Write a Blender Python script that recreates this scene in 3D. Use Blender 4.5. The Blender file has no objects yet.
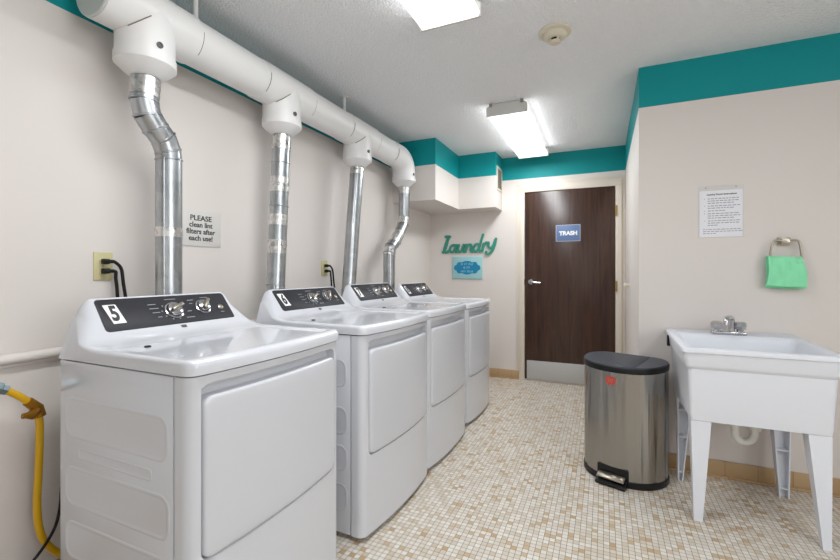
import bpy, bmesh, math, random
from mathutils import Vector, Matrix
random.seed(7)
S = bpy.context.scene
COL = S.collection
PI = math.pi

# ------------------------------------------------------------------ camera, world, exposure
cam_d = bpy.data.cameras.new('camera')
cam = bpy.data.objects.new('camera', cam_d)
COL.objects.link(cam)
cam.location = (0, 0, 1.1805)
cam.rotation_euler = (PI/2, 0, 0.4165)
cam_d.sensor_width = 36.0
cam_d.lens = 36.0*414.83/840
cam_d.shift_y = -9.0/840
cam_d.clip_start = 0.02
S.camera = cam

world = bpy.data.worlds.new('world')
S.world = world
world.use_nodes = True
world.node_tree.nodes['Background'].inputs[0].default_value = (0.9, 0.95, 1, 1)
world.node_tree.nodes['Background'].inputs[1].default_value = 0.1

S.view_settings.view_transform = 'Standard'
S.view_settings.look = 'None'
S.view_settings.gamma = 1
S.view_settings.use_curve_mapping = False
S.view_settings.exposure = 0.16
LAMP = 1.25           # strength of the fluorescent diffusers
LAMP_W = 16.5         # watts of each fixture's tubes, thrown down
SIDE_W = 0.6          # watts thrown out of each side of the wraparound lens
FILL_REAR, FILL_RIGHT = 0.5, 3.8    # glow of unseen panes added as fill light, behind and right

# ------------------------------------------------------------------ room dimensions
XL, YB, YS, XR, ZC, ZT = -1.887, 4.58, 2.8745, 0.1984, 2.428, 2.181
YREAR, XFAR = -2.2, 2.6

# ------------------------------------------------------------------ materials
def mat(name, color, rough=0.5, metal=0.0, spec=0.5, coat=0.0, build=None):
    m = bpy.data.materials.new(name)
    m.use_nodes = True
    b = m.node_tree.nodes['Principled BSDF']
    b.inputs['Base Color'].default_value = (*color, 1)
    b.inputs['Roughness'].default_value = rough
    b.inputs['Metallic'].default_value = metal
    b.inputs['Specular IOR Level'].default_value = spec
    b.inputs['Coat Weight'].default_value = coat
    b.inputs['Coat Roughness'].default_value = 0.08
    if build:
        build(m.node_tree, b)
    return m

def srgb(r, g, b):
    f = lambda c: (c/255/12.92) if c/255 <= 0.04045 else ((c/255+0.055)/1.055)**2.4
    return (f(r), f(g), f(b))

def add(nt, t, **kw):
    n = nt.nodes.new(t)
    for k, v in kw.items():
        setattr(n, k, v)
    return n

def objcoord(nt, scale=(1, 1, 1)):
    tc = add(nt, 'ShaderNodeTexCoord')
    mp = add(nt, 'ShaderNodeMapping')
    mp.inputs['Scale'].default_value = scale
    nt.links.new(tc.outputs['Object'], mp.inputs['Vector'])
    return mp.outputs['Vector']

def noise_bump(scale=(1, 1, 1), nscale=80, strength=0.1, dist=0.002, detail=3, tint=0.0):
    def f(nt, b):
        v = objcoord(nt, scale)
        n = add(nt, 'ShaderNodeTexNoise')
        n.inputs['Scale'].default_value = nscale
        n.inputs['Detail'].default_value = detail
        nt.links.new(v, n.inputs['Vector'])
        bp = add(nt, 'ShaderNodeBump')
        bp.inputs['Strength'].default_value = strength
        bp.inputs['Distance'].default_value = dist
        nt.links.new(n.outputs['Fac'], bp.inputs['Height'])
        nt.links.new(bp.outputs['Normal'], b.inputs['Normal'])
        if tint:
            n2 = add(nt, 'ShaderNodeTexNoise')
            n2.inputs['Scale'].default_value = nscale*0.05
            nt.links.new(v, n2.inputs['Vector'])
            mx = add(nt, 'ShaderNodeMix', data_type='RGBA')
            c = b.inputs['Base Color'].default_value[:]
            mx.inputs['A'].default_value = tuple(x*(1-tint) for x in c[:3])+(1,)
            mx.inputs['B'].default_value = tuple(min(1, x*(1+tint)) for x in c[:3])+(1,)
            nt.links.new(n2.outputs['Fac'], mx.inputs['Factor'])
            nt.links.new(mx.outputs['Result'], b.inputs['Base Color'])
    return f

def popcorn(nt, b):
    v = objcoord(nt)
    vo = add(nt, 'ShaderNodeTexVoronoi')
    vo.inputs['Scale'].default_value = 95
    nt.links.new(v, vo.inputs['Vector'])
    n = add(nt, 'ShaderNodeTexNoise')
    n.inputs['Scale'].default_value = 60
    n.inputs['Detail'].default_value = 4
    nt.links.new(v, n.inputs['Vector'])
    ad = add(nt, 'ShaderNodeMath', operation='SUBTRACT')
    nt.links.new(n.outputs['Fac'], ad.inputs[0])
    nt.links.new(vo.outputs['Distance'], ad.inputs[1])
    bp = add(nt, 'ShaderNodeBump')
    bp.inputs['Strength'].default_value = 0.9
    bp.inputs['Distance'].default_value = 0.006
    nt.links.new(ad.outputs[0], bp.inputs['Height'])
    nt.links.new(bp.outputs['Normal'], b.inputs['Normal'])

def mosaic(nt, b):
    P = 0.0242
    v = objcoord(nt, (1/P, 1/P, 1))
    fl = add(nt, 'ShaderNodeVectorMath', operation='FLOOR')
    nt.links.new(v, fl.inputs[0])
    wn = add(nt, 'ShaderNodeTexWhiteNoise', noise_dimensions='2D')
    nt.links.new(fl.outputs['Vector'], wn.inputs['Vector'])
    ramp = add(nt, 'ShaderNodeValToRGB')
    cr = ramp.color_ramp
    cr.interpolation = 'CONSTANT'
    cols = [(0.0, (222, 214, 204)), (0.2, (214, 205, 192)), (0.38, (226, 220, 211)), (0.55, (209, 197, 180)),
            (0.70, (217, 208, 196)), (0.84, (205, 188, 164)), (0.94, (196, 171, 138)), (0.975, (190, 160, 122))]
    cr.elements[0].position = 0
    cr.elements[0].color = (*srgb(*cols[0][1]), 1)
    cr.elements[1].position = cols[1][0]
    cr.elements[1].color = (*srgb(*cols[1][1]), 1)
    for p, c in cols[2:]:
        e = cr.elements.new(p)
        e.color = (*srgb(*c), 1)
    nt.links.new(wn.outputs['Value'], ramp.inputs['Fac'])
    fr = add(nt, 'ShaderNodeVectorMath', operation='FRACTION')
    nt.links.new(v, fr.inputs[0])
    sp = add(nt, 'ShaderNodeSeparateXYZ')
    nt.links.new(fr.outputs['Vector'], sp.inputs[0])
    ds = []
    for ax in ('X', 'Y'):
        s1 = add(nt, 'ShaderNodeMath', operation='SUBTRACT')
        nt.links.new(sp.outputs[ax], s1.inputs[0])
        s1.inputs[1].default_value = 0.5
        s2 = add(nt, 'ShaderNodeMath', operation='ABSOLUTE')
        nt.links.new(s1.outputs[0], s2.inputs[0])
        ds.append(s2)
    mx = add(nt, 'ShaderNodeMath', operation='MAXIMUM')
    nt.links.new(ds[0].outputs[0], mx.inputs[0])
    nt.links.new(ds[1].outputs[0], mx.inputs[1])
    mr = add(nt, 'ShaderNodeMapRange')
    mr.inputs['From Min'].default_value = 0.445
    mr.inputs['From Max'].default_value = 0.472
    nt.links.new(mx.outputs[0], mr.inputs['Value'])
    mix = add(nt, 'ShaderNodeMix', data_type='RGBA')
    nt.links.new(mr.outputs['Result'], mix.inputs['Factor'])
    nt.links.new(ramp.outputs['Color'], mix.inputs['A'])
    mix.inputs['B'].default_value = (*srgb(122, 112, 100), 1)
    nt.links.new(mix.outputs['Result'], b.inputs['Base Color'])
    bp = add(nt, 'ShaderNodeBump')
    bp.invert = True
    bp.inputs['Strength'].default_value = 0.5
    bp.inputs['Distance'].default_value = 0.001
    nt.links.new(mr.outputs['Result'], bp.inputs['Height'])
    nt.links.new(bp.outputs['Normal'], b.inputs['Normal'])

def basetile(nt, b):
    # joints every 0.152 m along the larger of x/y, small tone change per tile
    tc = add(nt, 'ShaderNodeTexCoord')
    sp = add(nt, 'ShaderNodeSeparateXYZ')
    nt.links.new(tc.outputs['Object'], sp.inputs[0])
    a = add(nt, 'ShaderNodeMath', operation='ADD')
    nt.links.new(sp.outputs['X'], a.inputs[0])
    nt.links.new(sp.outputs['Y'], a.inputs[1])
    dv = add(nt, 'ShaderNodeMath', operation='DIVIDE')
    nt.links.new(a.outputs[0], dv.inputs[0])
    dv.inputs[1].default_value = 0.152
    fr = add(nt, 'ShaderNodeMath', operation='FRACT')
    nt.links.new(dv.outputs[0], fr.inputs[0])
    gt = add(nt, 'ShaderNodeMath', operation='LESS_THAN')
    nt.links.new(fr.outputs[0], gt.inputs[0])
    gt.inputs[1].default_value = 0.02
    fl = add(nt, 'ShaderNodeMath', operation='FLOOR')
    nt.links.new(dv.outputs[0], fl.inputs[0])
    wn = add(nt, 'ShaderNodeTexWhiteNoise', noise_dimensions='1D')
    nt.links.new(fl.outputs[0], wn.inputs['W'])
    m1 = add(nt, 'ShaderNodeMix', data_type='RGBA')
    nt.links.new(wn.outputs['Value'], m1.inputs['Factor'])
    m1.inputs['A'].default_value = (*srgb(184, 152, 112), 1)
    m1.inputs['B'].default_value = (*srgb(196, 166, 128), 1)
    m2 = add(nt, 'ShaderNodeMix', data_type='RGBA')
    nt.links.new(gt.outputs[0], m2.inputs['Factor'])
    nt.links.new(m1.outputs['Result'], m2.inputs['A'])
    m2.inputs['B'].default_value = (*srgb(150, 120, 90), 1)
    nt.links.new(m2.outputs['Result'], b.inputs['Base Color'])

def wood(nt, b):
    v = objcoord(nt, (9, 9, 0.7))
    n = add(nt, 'ShaderNodeTexNoise')
    n.inputs['Scale'].default_value = 2.2
    n.inputs['Detail'].default_value = 7
    n.inputs['Distortion'].default_value = 1.2
    nt.links.new(v, n.inputs['Vector'])
    r = add(nt, 'ShaderNodeValToRGB')
    r.color_ramp.elements[0].position = 0.3
    r.color_ramp.elements[0].color = (*srgb(50, 32, 26), 1)
    r.color_ramp.elements[1].position = 0.72
    r.color_ramp.elements[1].color = (*srgb(76, 50, 39), 1)
    nt.links.new(n.outputs['Fac'], r.inputs['Fac'])
    nt.links.new(r.outputs['Color'], b.inputs['Base Color'])
    n2 = add(nt, 'ShaderNodeTexNoise')
    n2.inputs['Scale'].default_value = 38
    nt.links.new(objcoord(nt), n2.inputs['Vector'])
    bp = add(nt, 'ShaderNodeBump')
    bp.inputs['Strength'].default_value = 0.12
    bp.inputs['Distance'].default_value = 0.004
    nt.links.new(n2.outputs['Fac'], bp.inputs['Height'])
    nt.links.new(bp.outputs['Normal'], b.inputs['Normal'])

def spangle(c0, c1, rmin, rmax, scale=40, bump=0.05):
    def f(nt, b):
        v = objcoord(nt)
        vo = add(nt, 'ShaderNodeTexVoronoi')
        vo.inputs['Scale'].default_value = scale
        nt.links.new(v, vo.inputs['Vector'])
        n = add(nt, 'ShaderNodeTexNoise')
        n.inputs['Scale'].default_value = 14
        nt.links.new(v, n.inputs['Vector'])
        sx = add(nt, 'ShaderNodeSeparateXYZ')
        nt.links.new(vo.outputs['Color'], sx.inputs[0])
        ad = add(nt, 'ShaderNodeMath', operation='ADD')
        nt.links.new(sx.outputs['X'], ad.inputs[0])
        nt.links.new(n.outputs['Fac'], ad.inputs[1])
        hf = add(nt, 'ShaderNodeMath', operation='MULTIPLY')
        nt.links.new(ad.outputs[0], hf.inputs[0])
        hf.inputs[1].default_value = 0.55
        mx = add(nt, 'ShaderNodeMix', data_type='RGBA')
        nt.links.new(hf.outputs[0], mx.inputs['Factor'])
        mx.inputs['A'].default_value = (*c0, 1)
        mx.inputs['B'].default_value = (*c1, 1)
        nt.links.new(mx.outputs['Result'], b.inputs['Base Color'])
        mr = add(nt, 'ShaderNodeMapRange')
        mr.inputs['To Min'].default_value = rmin
        mr.inputs['To Max'].default_value = rmax
        nt.links.new(hf.outputs[0], mr.inputs['Value'])
        nt.links.new(mr.outputs['Result'], b.inputs['Roughness'])
        bp = add(nt, 'ShaderNodeBump')
        bp.inputs['Strength'].default_value = bump
        bp.inputs['Distance'].default_value = 0.003
        nt.links.new(sx.outputs['Y'] if bump > 0.2 else n.outputs['Fac'], bp.inputs['Height'])
        nt.links.new(bp.outputs['Normal'], b.inputs['Normal'])
    return f

def brushed(nt, b):
    b.inputs['Anisotropic'].default_value = 0.75
    b.inputs['Anisotropic Rotation'].default_value = 0.25
    tg = add(nt, 'ShaderNodeTangent', direction_type='RADIAL', axis='Z')
    nt.links.new(tg.outputs[0], b.inputs['Tangent'])
    # shallow dents that run up and down the sheet
    v2 = objcoord(nt, (16, 16, 0.5))
    n2 = add(nt, 'ShaderNodeTexNoise')
    n2.inputs['Scale'].default_value = 1.0
    n2.inputs['Detail'].default_value = 1.0
    nt.links.new(v2, n2.inputs['Vector'])
    bp = add(nt, 'ShaderNodeBump')
    bp.inputs['Strength'].default_value = 1.0
    bp.inputs['Distance'].default_value = 0.03
    nt.links.new(n2.outputs['Fac'], bp.inputs['Height'])
    nt.links.new(bp.outputs['Normal'], b.inputs['Normal'])

def emit(name, color, strength):
    m = bpy.data.materials.new(name)
    m.use_nodes = True
    b = m.node_tree.nodes['Principled BSDF']
    b.inputs['Base Color'].default_value = (0.9, 0.9, 0.9, 1)
    b.inputs['Emission Color'].default_value = (*color, 1)
    b.inputs['Emission Strength'].default_value = strength
    return m

M_WALL = mat('cream_paint', srgb(223, 216, 211), 0.55, build=noise_bump(nscale=70, strength=0.08, dist=0.002))
M_TEAL = mat('teal_paint', srgb(0, 146, 150), 0.55, spec=0.3, build=noise_bump(nscale=70, strength=0.08, dist=0.002))
M_CEIL = mat('popcorn_ceiling', srgb(240, 241, 243), 0.85, spec=0.2, build=popcorn)
M_FLOOR = mat('mosaic_tile', srgb(200, 192, 180), 0.35, build=mosaic)
M_BASE = mat('tan_base_tile', srgb(190, 160, 120), 0.35, build=basetile)
M_FRAME = mat('cream_gloss_paint', srgb(222, 213, 200), 0.35)
M_WOOD = mat('dark_wood_veneer', srgb(70, 42, 32), 0.27, build=wood)
M_ENAMEL = mat('white_enamel', srgb(212, 214, 220), 0.14, coat=0.4)
M_DOORW = mat('white_door_enamel', srgb(210, 212, 218), 0.3, coat=0.2)
M_PANEL = mat('charcoal_panel', srgb(46, 46, 52), 0.5, spec=0.3)
M_GREY = mat('grey_seam', srgb(90, 90, 92), 0.6)
M_CHROME = mat('chrome', (0.58, 0.58, 0.60), 0.12, 1.0)
M_SATIN = mat('satin_nickel', srgb(170, 162, 150), 0.3, 1.0)
M_ALU = mat('aluminium_plate', srgb(196, 196, 196), 0.45, 0.35)
M_GALV = mat('galvanised_steel', srgb(170, 176, 182), 0.3, 1.0, build=spangle(srgb(160, 164, 168), srgb(188, 191, 194), 0.26, 0.36, 24, 0.03))
M_FOIL = mat('foil_tape', srgb(205, 205, 206), 0.25, 1.0, build=spangle(srgb(172, 172, 174), srgb(240, 238, 235), 0.2, 0.45, 60, 0.9))
M_PVC = mat('white_pvc', srgb(230, 229, 228), 0.35, build=noise_bump(nscale=12, strength=0.03))
M_PVCEND = mat('grey_pvc_cap', srgb(196, 198, 194), 0.5)
M_JOINT = mat('dark_joint', srgb(120, 108, 96), 0.7)
M_BLACK = mat('black_plastic', srgb(16, 16, 18), 0.45, spec=0.35)
M_LID = mat('charcoal_lid', srgb(62, 65, 74), 0.42)
M_STEEL = mat('brushed_stainless', srgb(160, 157, 152), 0.22, 1.0, build=brushed)
M_TUB = mat('white_polypropylene', srgb(228, 231, 238), 0.4, build=noise_bump(nscale=300, strength=0.08, dist=0.001))
M_TRAP = mat('white_trap', srgb(234, 232, 226), 0.4)
M_IVORY = mat('ivory_plastic', srgb(206, 198, 152), 0.4)
M_SMOKE = mat('cream_plastic', srgb(216, 208, 188), 0.5)
M_PAPER = mat('white_paper', srgb(236, 236, 242), 0.6)
M_SIGN = mat('sign_board', srgb(214, 212, 208), 0.5)
M_INK = mat('black_ink', srgb(48, 48, 50), 0.6)
M_INKG = mat('grey_ink', srgb(150, 150, 156), 0.6)
M_WHITE = mat('white_print', srgb(240, 240, 240), 0.5)
M_BLUE = mat('slate_blue_sign', srgb(98, 122, 166), 0.4)
M_GREEN = mat('sea_green_paint', srgb(52, 142, 124), 0.5, build=noise_bump(nscale=40, strength=0.1, tint=0.25))
M_PALE = mat('pale_aqua', srgb(158, 206, 210), 0.6, build=noise_bump(nscale=120, strength=0.1, tint=0.1))
M_TURQ = mat('turquoise_print', srgb(20, 132, 176), 0.5)
M_PALETXT = mat('pale_blue_print', srgb(175, 222, 236), 0.5)
M_TOWEL = mat('mint_terry', srgb(150, 238, 188), 0.9, spec=0.1, build=noise_bump(nscale=500, strength=0.5, dist=0.002))
M_YELLOW = mat('yellow_hose', srgb(222, 172, 14), 0.42)
M_BRASS = mat('brass', srgb(168, 120, 40), 0.35, 0.8)
M_HINGE = mat('brass_hinge', srgb(176, 150, 96), 0.35, 0.7)
M_NUT = mat('steel_nut', srgb(128, 144, 150), 0.3, 0.8)
M_RED = mat('red_sticker', srgb(196, 70, 58), 0.45)
M_FIX = mat('white_fixture', srgb(212, 212, 208), 0.5)
M_DIFF = emit('fluorescent_diffuser', (1.0, 0.99, 0.975), LAMP)
def tubes(nt):
    tc = add(nt, 'ShaderNodeTexCoord')
    sp = add(nt, 'ShaderNodeSeparateXYZ')
    nt.links.new(tc.outputs['Object'], sp.inputs[0])
    ab = add(nt, 'ShaderNodeMath', operation='ABSOLUTE')
    nt.links.new(sp.outputs['X'], ab.inputs[0])
    r = add(nt, 'ShaderNodeValToRGB')
    es = r.color_ramp.elements
    es[0].position = 0.0; es[0].color = (0.62, 0.62, 0.62, 1)
    es[1].position = 0.15; es[1].color = (0.55, 0.55, 0.55, 1)
    e = es.new(0.065); e.color = (1, 1, 1, 1)
    nt.links.new(ab.outputs[0], r.inputs['Fac'])
    m = add(nt, 'ShaderNodeMath', operation='MULTIPLY')
    m.inputs[1].default_value = LAMP*1.35
    nt.links.new(r.outputs['Color'], m.inputs[0])
    nt.links.new(m.outputs[0], nt.nodes['Principled BSDF'].inputs['Emission Strength'])
tubes(M_DIFF.node_tree)
M_PANE = emit('fill_pane', (0.94, 0.97, 1.0), FILL_REAR)  # fill glow for the added rear window, out of view
M_PANE2 = emit('bright_fill_pane', (0.94, 0.97, 1.0), FILL_RIGHT)  # stronger fill glow for the added right-hand window
M_DARK = mat('dark_void', srgb(40, 40, 40), 0.9)
M_GRILLE = mat('vent_grille', srgb(150, 140, 122), 0.6)

# ------------------------------------------------------------------ mesh helpers
class B:
    """collects shapes into one bmesh"""
    def __init__(self):
        self.bm = bmesh.new()
        self.mi = 0

    def _tag(self, faces):
        for f in faces:
            f.material_index = self.mi

    def box(self, c, s, bevel=0.0, seg=2, rot=None):
        t = bmesh.new()
        bmesh.ops.create_cube(t, size=1)
        bmesh.ops.scale(t, vec=Vector(s), verts=t.verts)
        if bevel:
            bmesh.ops.bevel(t, geom=list(t.edges), offset=bevel, segments=seg, affect='EDGES', profile=0.5)
        m = Matrix.Translation(Vector(c))
        if rot is not None:
            m = m @ rot.to_4x4()
        bmesh.ops.transform(t, matrix=m, verts=t.verts)
        self._merge(t)
        return self

    def _merge(self, t):
        me = bpy.data.meshes.new('tmp')
        t.to_mesh(me)
        t.free()
        n = len(self.bm.faces)
        self.bm.from_mesh(me)
        self.bm.faces.ensure_lookup_table()
        for i in range(n, len(self.bm.faces)):
            self.bm.faces[i].material_index = self.mi
        bpy.data.meshes.remove(me)

    def rings(self, rings, cap0=True, cap1=True, closed=True):
        vs = [[self.bm.verts.new(p) for p in r] for r in rings]
        fs = []
        n = len(rings[0])
        for a, b in zip(vs[:-1], vs[1:]):
            for i in range(n if closed else n-1):
                j = (i+1) % n
                fs.append(self.bm.faces.new((a[i], a[j], b[j], b[i])))
        if cap0:
            fs.append(self.bm.faces.new(list(reversed(vs[0]))))
        if cap1:
            fs.append(self.bm.faces.new(vs[-1]))
        self._tag(fs)
        return self

    def tube(self, pts, r, seg=14, caps=True):
        pts = [Vector(p) for p in pts]
        n = len(pts)
        rs = r if isinstance(r, (list, tuple)) else [r]*n
        tang = []
        for i in range(n):
            a = pts[max(i-1, 0)]
            b = pts[min(i+1, n-1)]
            if 0 < i < n-1:
                t = (pts[i]-a).normalized()+(b-pts[i]).normalized()
            else:
                t = b-a
            tang.append(t.normalized() if t.length > 1e-9 else Vector((0, 0, 1)))
        up = Vector((1, 0, 0)) if abs(tang[0].x) < 0.9 else Vector((0, 1, 0))
        u = (up - tang[0]*up.dot(tang[0])).normalized()
        rings = []
        for i in range(n):
            u = (u - tang[i]*u.dot(tang[i])).normalized()
            w = tang[i].cross(u)
            rings.append([pts[i]+(u*math.cos(2*PI*k/seg)+w*math.sin(2*PI*k/seg))*rs[i] for k in range(seg)])
        return self.rings(rings, caps, caps)

    def lathe(self, prof, c=(0, 0, 0), axis=(0, 0, 1), seg=32, caps=True):
        ax = Vector(axis).normalized()
        up = Vector((1, 0, 0)) if abs(ax.x) < 0.9 else Vector((0, 1, 0))
        u = (up-ax*up.dot(ax)).normalized()
        w = ax.cross(u)
        c = Vector(c)
        rings = [[c+ax*z+(u*math.cos(2*PI*k/seg)+w*math.sin(2*PI*k/seg))*max(r, 1e-5) for k in range(seg)] for r, z in prof]
        return self.rings(rings, caps, caps)

    def grid(self, nu, nv, f):
        vs = [[self.bm.verts.new(f(i, j)) for j in range(nv)] for i in range(nu)]
        fs = []
        for i in range(nu-1):
            for j in range(nv-1):
                fs.append(self.bm.faces.new((vs[i][j], vs[i+1][j], vs[i+1][j+1], vs[i][j+1])))
        self._tag(fs)
        return vs

def obj(name, b, m, parent=None, smooth=35, bevel=0, loc=None, rot=None):
    bmesh.ops.recalc_face_normals(b.bm, faces=b.bm.faces)
    me = bpy.data.meshes.new(name)
    b.bm.to_mesh(me)
    b.bm.free()
    for x in (m if isinstance(m, (list, tuple)) else [m]):
        me.materials.append(x)
    if smooth:
        for p in me.polygons:
            p.use_smooth = True
        me.set_sharp_from_angle(angle=math.radians(smooth))
    o = bpy.data.objects.new(name, me)
    COL.objects.link(o)
    if parent:
        o.parent = parent
    if loc:
        o.location = loc
    if rot:
        o.rotation_euler = rot
    if bevel:
        md = o.modifiers.new('bevel', 'BEVEL')
        md.width = bevel
        md.segments = 2
        md.limit_method = 'ANGLE'
    return o

def tag(o, label, cat, group=None):
    o['label'] = label
    o['category'] = cat
    if group:
        o['group'] = group
    return o

def thing(name, label, cat, loc=(0, 0, 0), rotz=0, group=None):
    o = bpy.data.objects.new(name, None)
    COL.objects.link(o)
    o.empty_display_size = 0.1
    o.location = loc
    o.rotation_euler = (0, 0, rotz)
    return tag(o, label, cat, group)

def struct(name, b, m, **k):
    o = obj(name, b, m, **k)
    o['kind'] = 'structure'
    return o

def dup(root, loc, label, rotz=0, scale=None, skip=()):
    r = root.copy()
    COL.objects.link(r)
    r.location = loc
    r.rotation_euler = (0, 0, rotz)
    if scale:
        r.scale = scale
    r['label'] = label
    for ch in list(root.children):
        if ch.name.split('.')[0] in skip:
            continue
        c = ch.copy()
        COL.objects.link(c)
        c.parent = r
        for g in list(ch.children):
            d = g.copy()
            COL.objects.link(d)
            d.parent = c
    return r

def rrect(w, h, r, n=6, e=1):
    """rounded rectangle outline (counter-clockwise), e extra points per edge"""
    pts = []
    for cx, cy, a0 in ((w/2-r, h/2-r, 0), (-w/2+r, h/2-r, PI/2), (-w/2+r, -h/2+r, PI), (w/2-r, -h/2+r, 1.5*PI)):
        arc = [(cx+r*math.cos(a0+PI/2*k/n), cy+r*math.sin(a0+PI/2*k/n)) for k in range(n+1)]
        if pts and e > 1:
            p, q = pts[-1], arc[0]
            pts += [(p[0]+(q[0]-p[0])*k/e, p[1]+(q[1]-p[1])*k/e) for k in range(1, e)]
        pts += arc
    if e > 1:
        p, q = pts[-1], pts[0]
        pts += [(p[0]+(q[0]-p[0])*k/e, p[1]+(q[1]-p[1])*k/e) for k in range(1, e)]
    return pts

def text_mesh(name, s, size, m, parent, frame, depth=0.0015, align='CENTER', offset=0.0, sx=1.0, spacing=1.0, line=1.0, shear=0.0):
    """lettering as a mesh; frame = (origin, xdir, ydir)"""
    cu = bpy.data.curves.new('lettering', 'FONT')
    cu.body = s
    cu.size = size
    cu.align_x = align
    cu.align_y = 'CENTER'
    cu.extrude = depth/2
    cu.offset = offset
    cu.space_character = spacing
    cu.space_line = line
    cu.shear = shear
    cu.resolution_u = 4
    t = bpy.data.objects.new('lettering_source', cu)
    COL.objects.link(t)
    dg = bpy.context.evaluated_depsgraph_get()
    me = bpy.data.meshes.new_from_object(t.evaluated_get(dg))
    bpy.data.objects.remove(t)
    bpy.data.curves.remove(cu)
    o_, x_, y_ = (Vector(v) for v in frame)
    x_.normalize()
    y_.normalize()
    z_ = x_.cross(y_)
    mt = Matrix((x_*sx, y_, z_)).transposed().to_4x4()
    mt.translation = o_
    me.transform(mt)
    me.materials.clear()
    me.materials.append(m)
    me.name = name
    o = bpy.data.objects.new(name, me)
    COL.objects.link(o)
    o.parent = parent
    return o

def smooth_path(pts, n=6):
    """Catmull-Rom through the points"""
    P = [Vector(p) for p in pts]
    P = [P[0]*2-P[1]]+P+[P[-1]*2-P[-2]]
    out = []
    for i in range(1, len(P)-2):
        for k in range(n):
            t = k/n
            a, b, c, d = P[i-1], P[i], P[i+1], P[i+2]
            out.append(0.5*((2*b)+(c-a)*t+(2*a-5*b+4*c-d)*t*t+(3*b-a-3*c+d)*t**3))
    out.append(P[-2])
    return out

def sstep(a, b, x):
    t = min(1, max(0, (x-a)/(b-a)))
    return t*t*(3-2*t)

# ------------------------------------------------------------------ room shell
b = B(); b.box(((XL+XFAR)/2, (YREAR+YB)/2, -0.05), (XFAR-XL+0.4, YB-YREAR+0.4, 0.1)); struct('floor', b, M_FLOOR)
b = B(); b.box(((XL+XFAR)/2, (YREAR+YB)/2, ZC+0.05), (XFAR-XL+0.4, YB-YREAR+0.4, 0.1)); struct('ceiling', b, M_CEIL)

def wall(name, x0, x1, y0, y1):
    b = B()
    b.box(((x0+x1)/2, (y0+y1)/2, ZT/2), (x1-x0, y1-y0, ZT))
    b.mi = 1
    b.box(((x0+x1)/2, (y0+y1)/2, (ZT+ZC)/2), (x1-x0, y1-y0, ZC-ZT))
    return struct(name, b, [M_WALL, M_TEAL], smooth=0)
wall('wall_left', XL-0.1, XL, YREAR, YB+0.1)
wall('wall_back', XL, XR+0.1, YB, YB+0.1)
wall('wall_right', XR, XFAR, YS, YS+0.1)
wall('wall_alcove', XR, XR+0.1, YS+0.1, YB)
wall('wall_rear', XL-0.1, XFAR+0.1, YREAR-0.1, YREAR)
wall('wall_far_right', XFAR, XFAR+0.1, YREAR, YS+0.1)

# glowing windows added as unseen fill light, behind and right of the viewer
def added_window(name, c, sx, sy, sz, pane):
    b = B()
    b.box(c, (sx, sy, sz))
    w_ = struct(name, b, pane, smooth=0)
    b = B()
    ax = 0 if sx > sy else 1
    L_ = max(sx, sy)
    for q in (-1, 0, 1):
        p = list(c); p[ax] += q*L_/2
        d = [0.05, 0.05, sz+0.1]; d[1-ax] = 0.07
        b.box(p, d, 0.004)
    for q in (-1, 1):
        p = list(c); p[2] += q*sz/2
        d = [0, 0, 0.05]; d[ax] = L_+0.05; d[1-ax] = 0.068
        b.box(p, d, 0.004)
    obj('added_window_frame', b, M_FRAME, w_)
added_window('added_window_1', (0.35, YREAR+0.012, 1.55), 2.6, 0.024, 1.25, M_PANE)
added_window('added_window_2', (XFAR-0.012, 0.0, 1.55), 0.024, 1.9, 1.25, M_PANE2)

# boxed-in soffit in the far left corner (L-shaped in plan)
def prism_xy(b, pts, z0, z1):
    b.rings([[(x, y, z0) for x, y in pts], [(x, y, z1) for x, y in pts]])
sof = [(XL, 3.6075), (-1.438, 3.6075), (-1.438, 4.2818), (-1.0297, 4.2818), (-1.0297, YB), (XL, YB)]
b = B()
prism_xy(b, sof, 1.85, ZT)
b.mi = 1
prism_xy(b, sof, ZT, ZC)
struct('soffit', b, [M_WALL, M_TEAL], smooth=0)

# tan tile baseboards
def baseb(name, x0, x1, y0, y1, nx, ny, h=0.095):
    b = B()
    b.box(((x0+x1)/2, (y0+y1)/2, h/2), (x1-x0, y1-y0, h), 0.003)
    if nx:
        b.box((x1+0.006 if nx > 0 else x0-0.006, (y0+y1)/2, 0.006), (0.016, y1-y0, 0.012), 0.004)
    if ny:
        b.box(((x0+x1)/2, y0-0.006, 0.006), (x1-x0, 0.016, 0.012), 0.004)
    struct(name, b, M_BASE)
baseb('baseboard_back', -1.87, -0.842, YB-0.01, YB, 0, -1)
baseb('baseboard_right', XR, XFAR, YS-0.01, YS, 0, -1)
baseb('baseboard_alcove', XR-0.01, XR, YS, YB, -1, 0)
baseb('baseboard_left', XL, XL+0.01, YREAR, YB-0.02, 1, 0)

# ------------------------------------------------------------------ door in the back wall
DX0, DX1, DZ = -0.7827, 0.1095, 2.03
yd = YB-0.012
b = B()
b.box(((DX0+DX1)/2, YB-0.006, (DZ+0.012)/2+0.006), (DX1-DX0-0.006, 0.012, DZ-0.012), 0.0015)
door = struct('door_1', b, M_WOOD)
b = B()
b.box((DX0-0.028, YB-0.012, 1.015), (0.056, 0.024, 2.03), 0.001)
b.box((DX1+0.028, YB-0.012, 1.015), (0.056, 0.024, 2.03), 0.001)
b.box(((DX0+DX1)/2, YB-0.012, DZ+0.035), (DX1-DX0+0.112, 0.024, 0.07), 0.001)
b.box((DX0-0.072, YB-0.004, 1.05), (0.032, 0.008, 2.10), 0.001)
b.box(((DX0+DX1)/2-0.001, YB-0.004, DZ+0.086), (DX1-DX0+0.174, 0.008, 0.032), 0.001)
b.box((DX1+0.07, YB-0.004, 1.05), (0.028, 0.008, 2.10), 0.001)
obj('door_frame', b, M_FRAME, door)
b = B(); b.box(((DX0+DX1)/2, YB-0.0125, 0.119), (DX1-DX0-0.05, 0.003, 0.2), 0.001)
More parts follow.
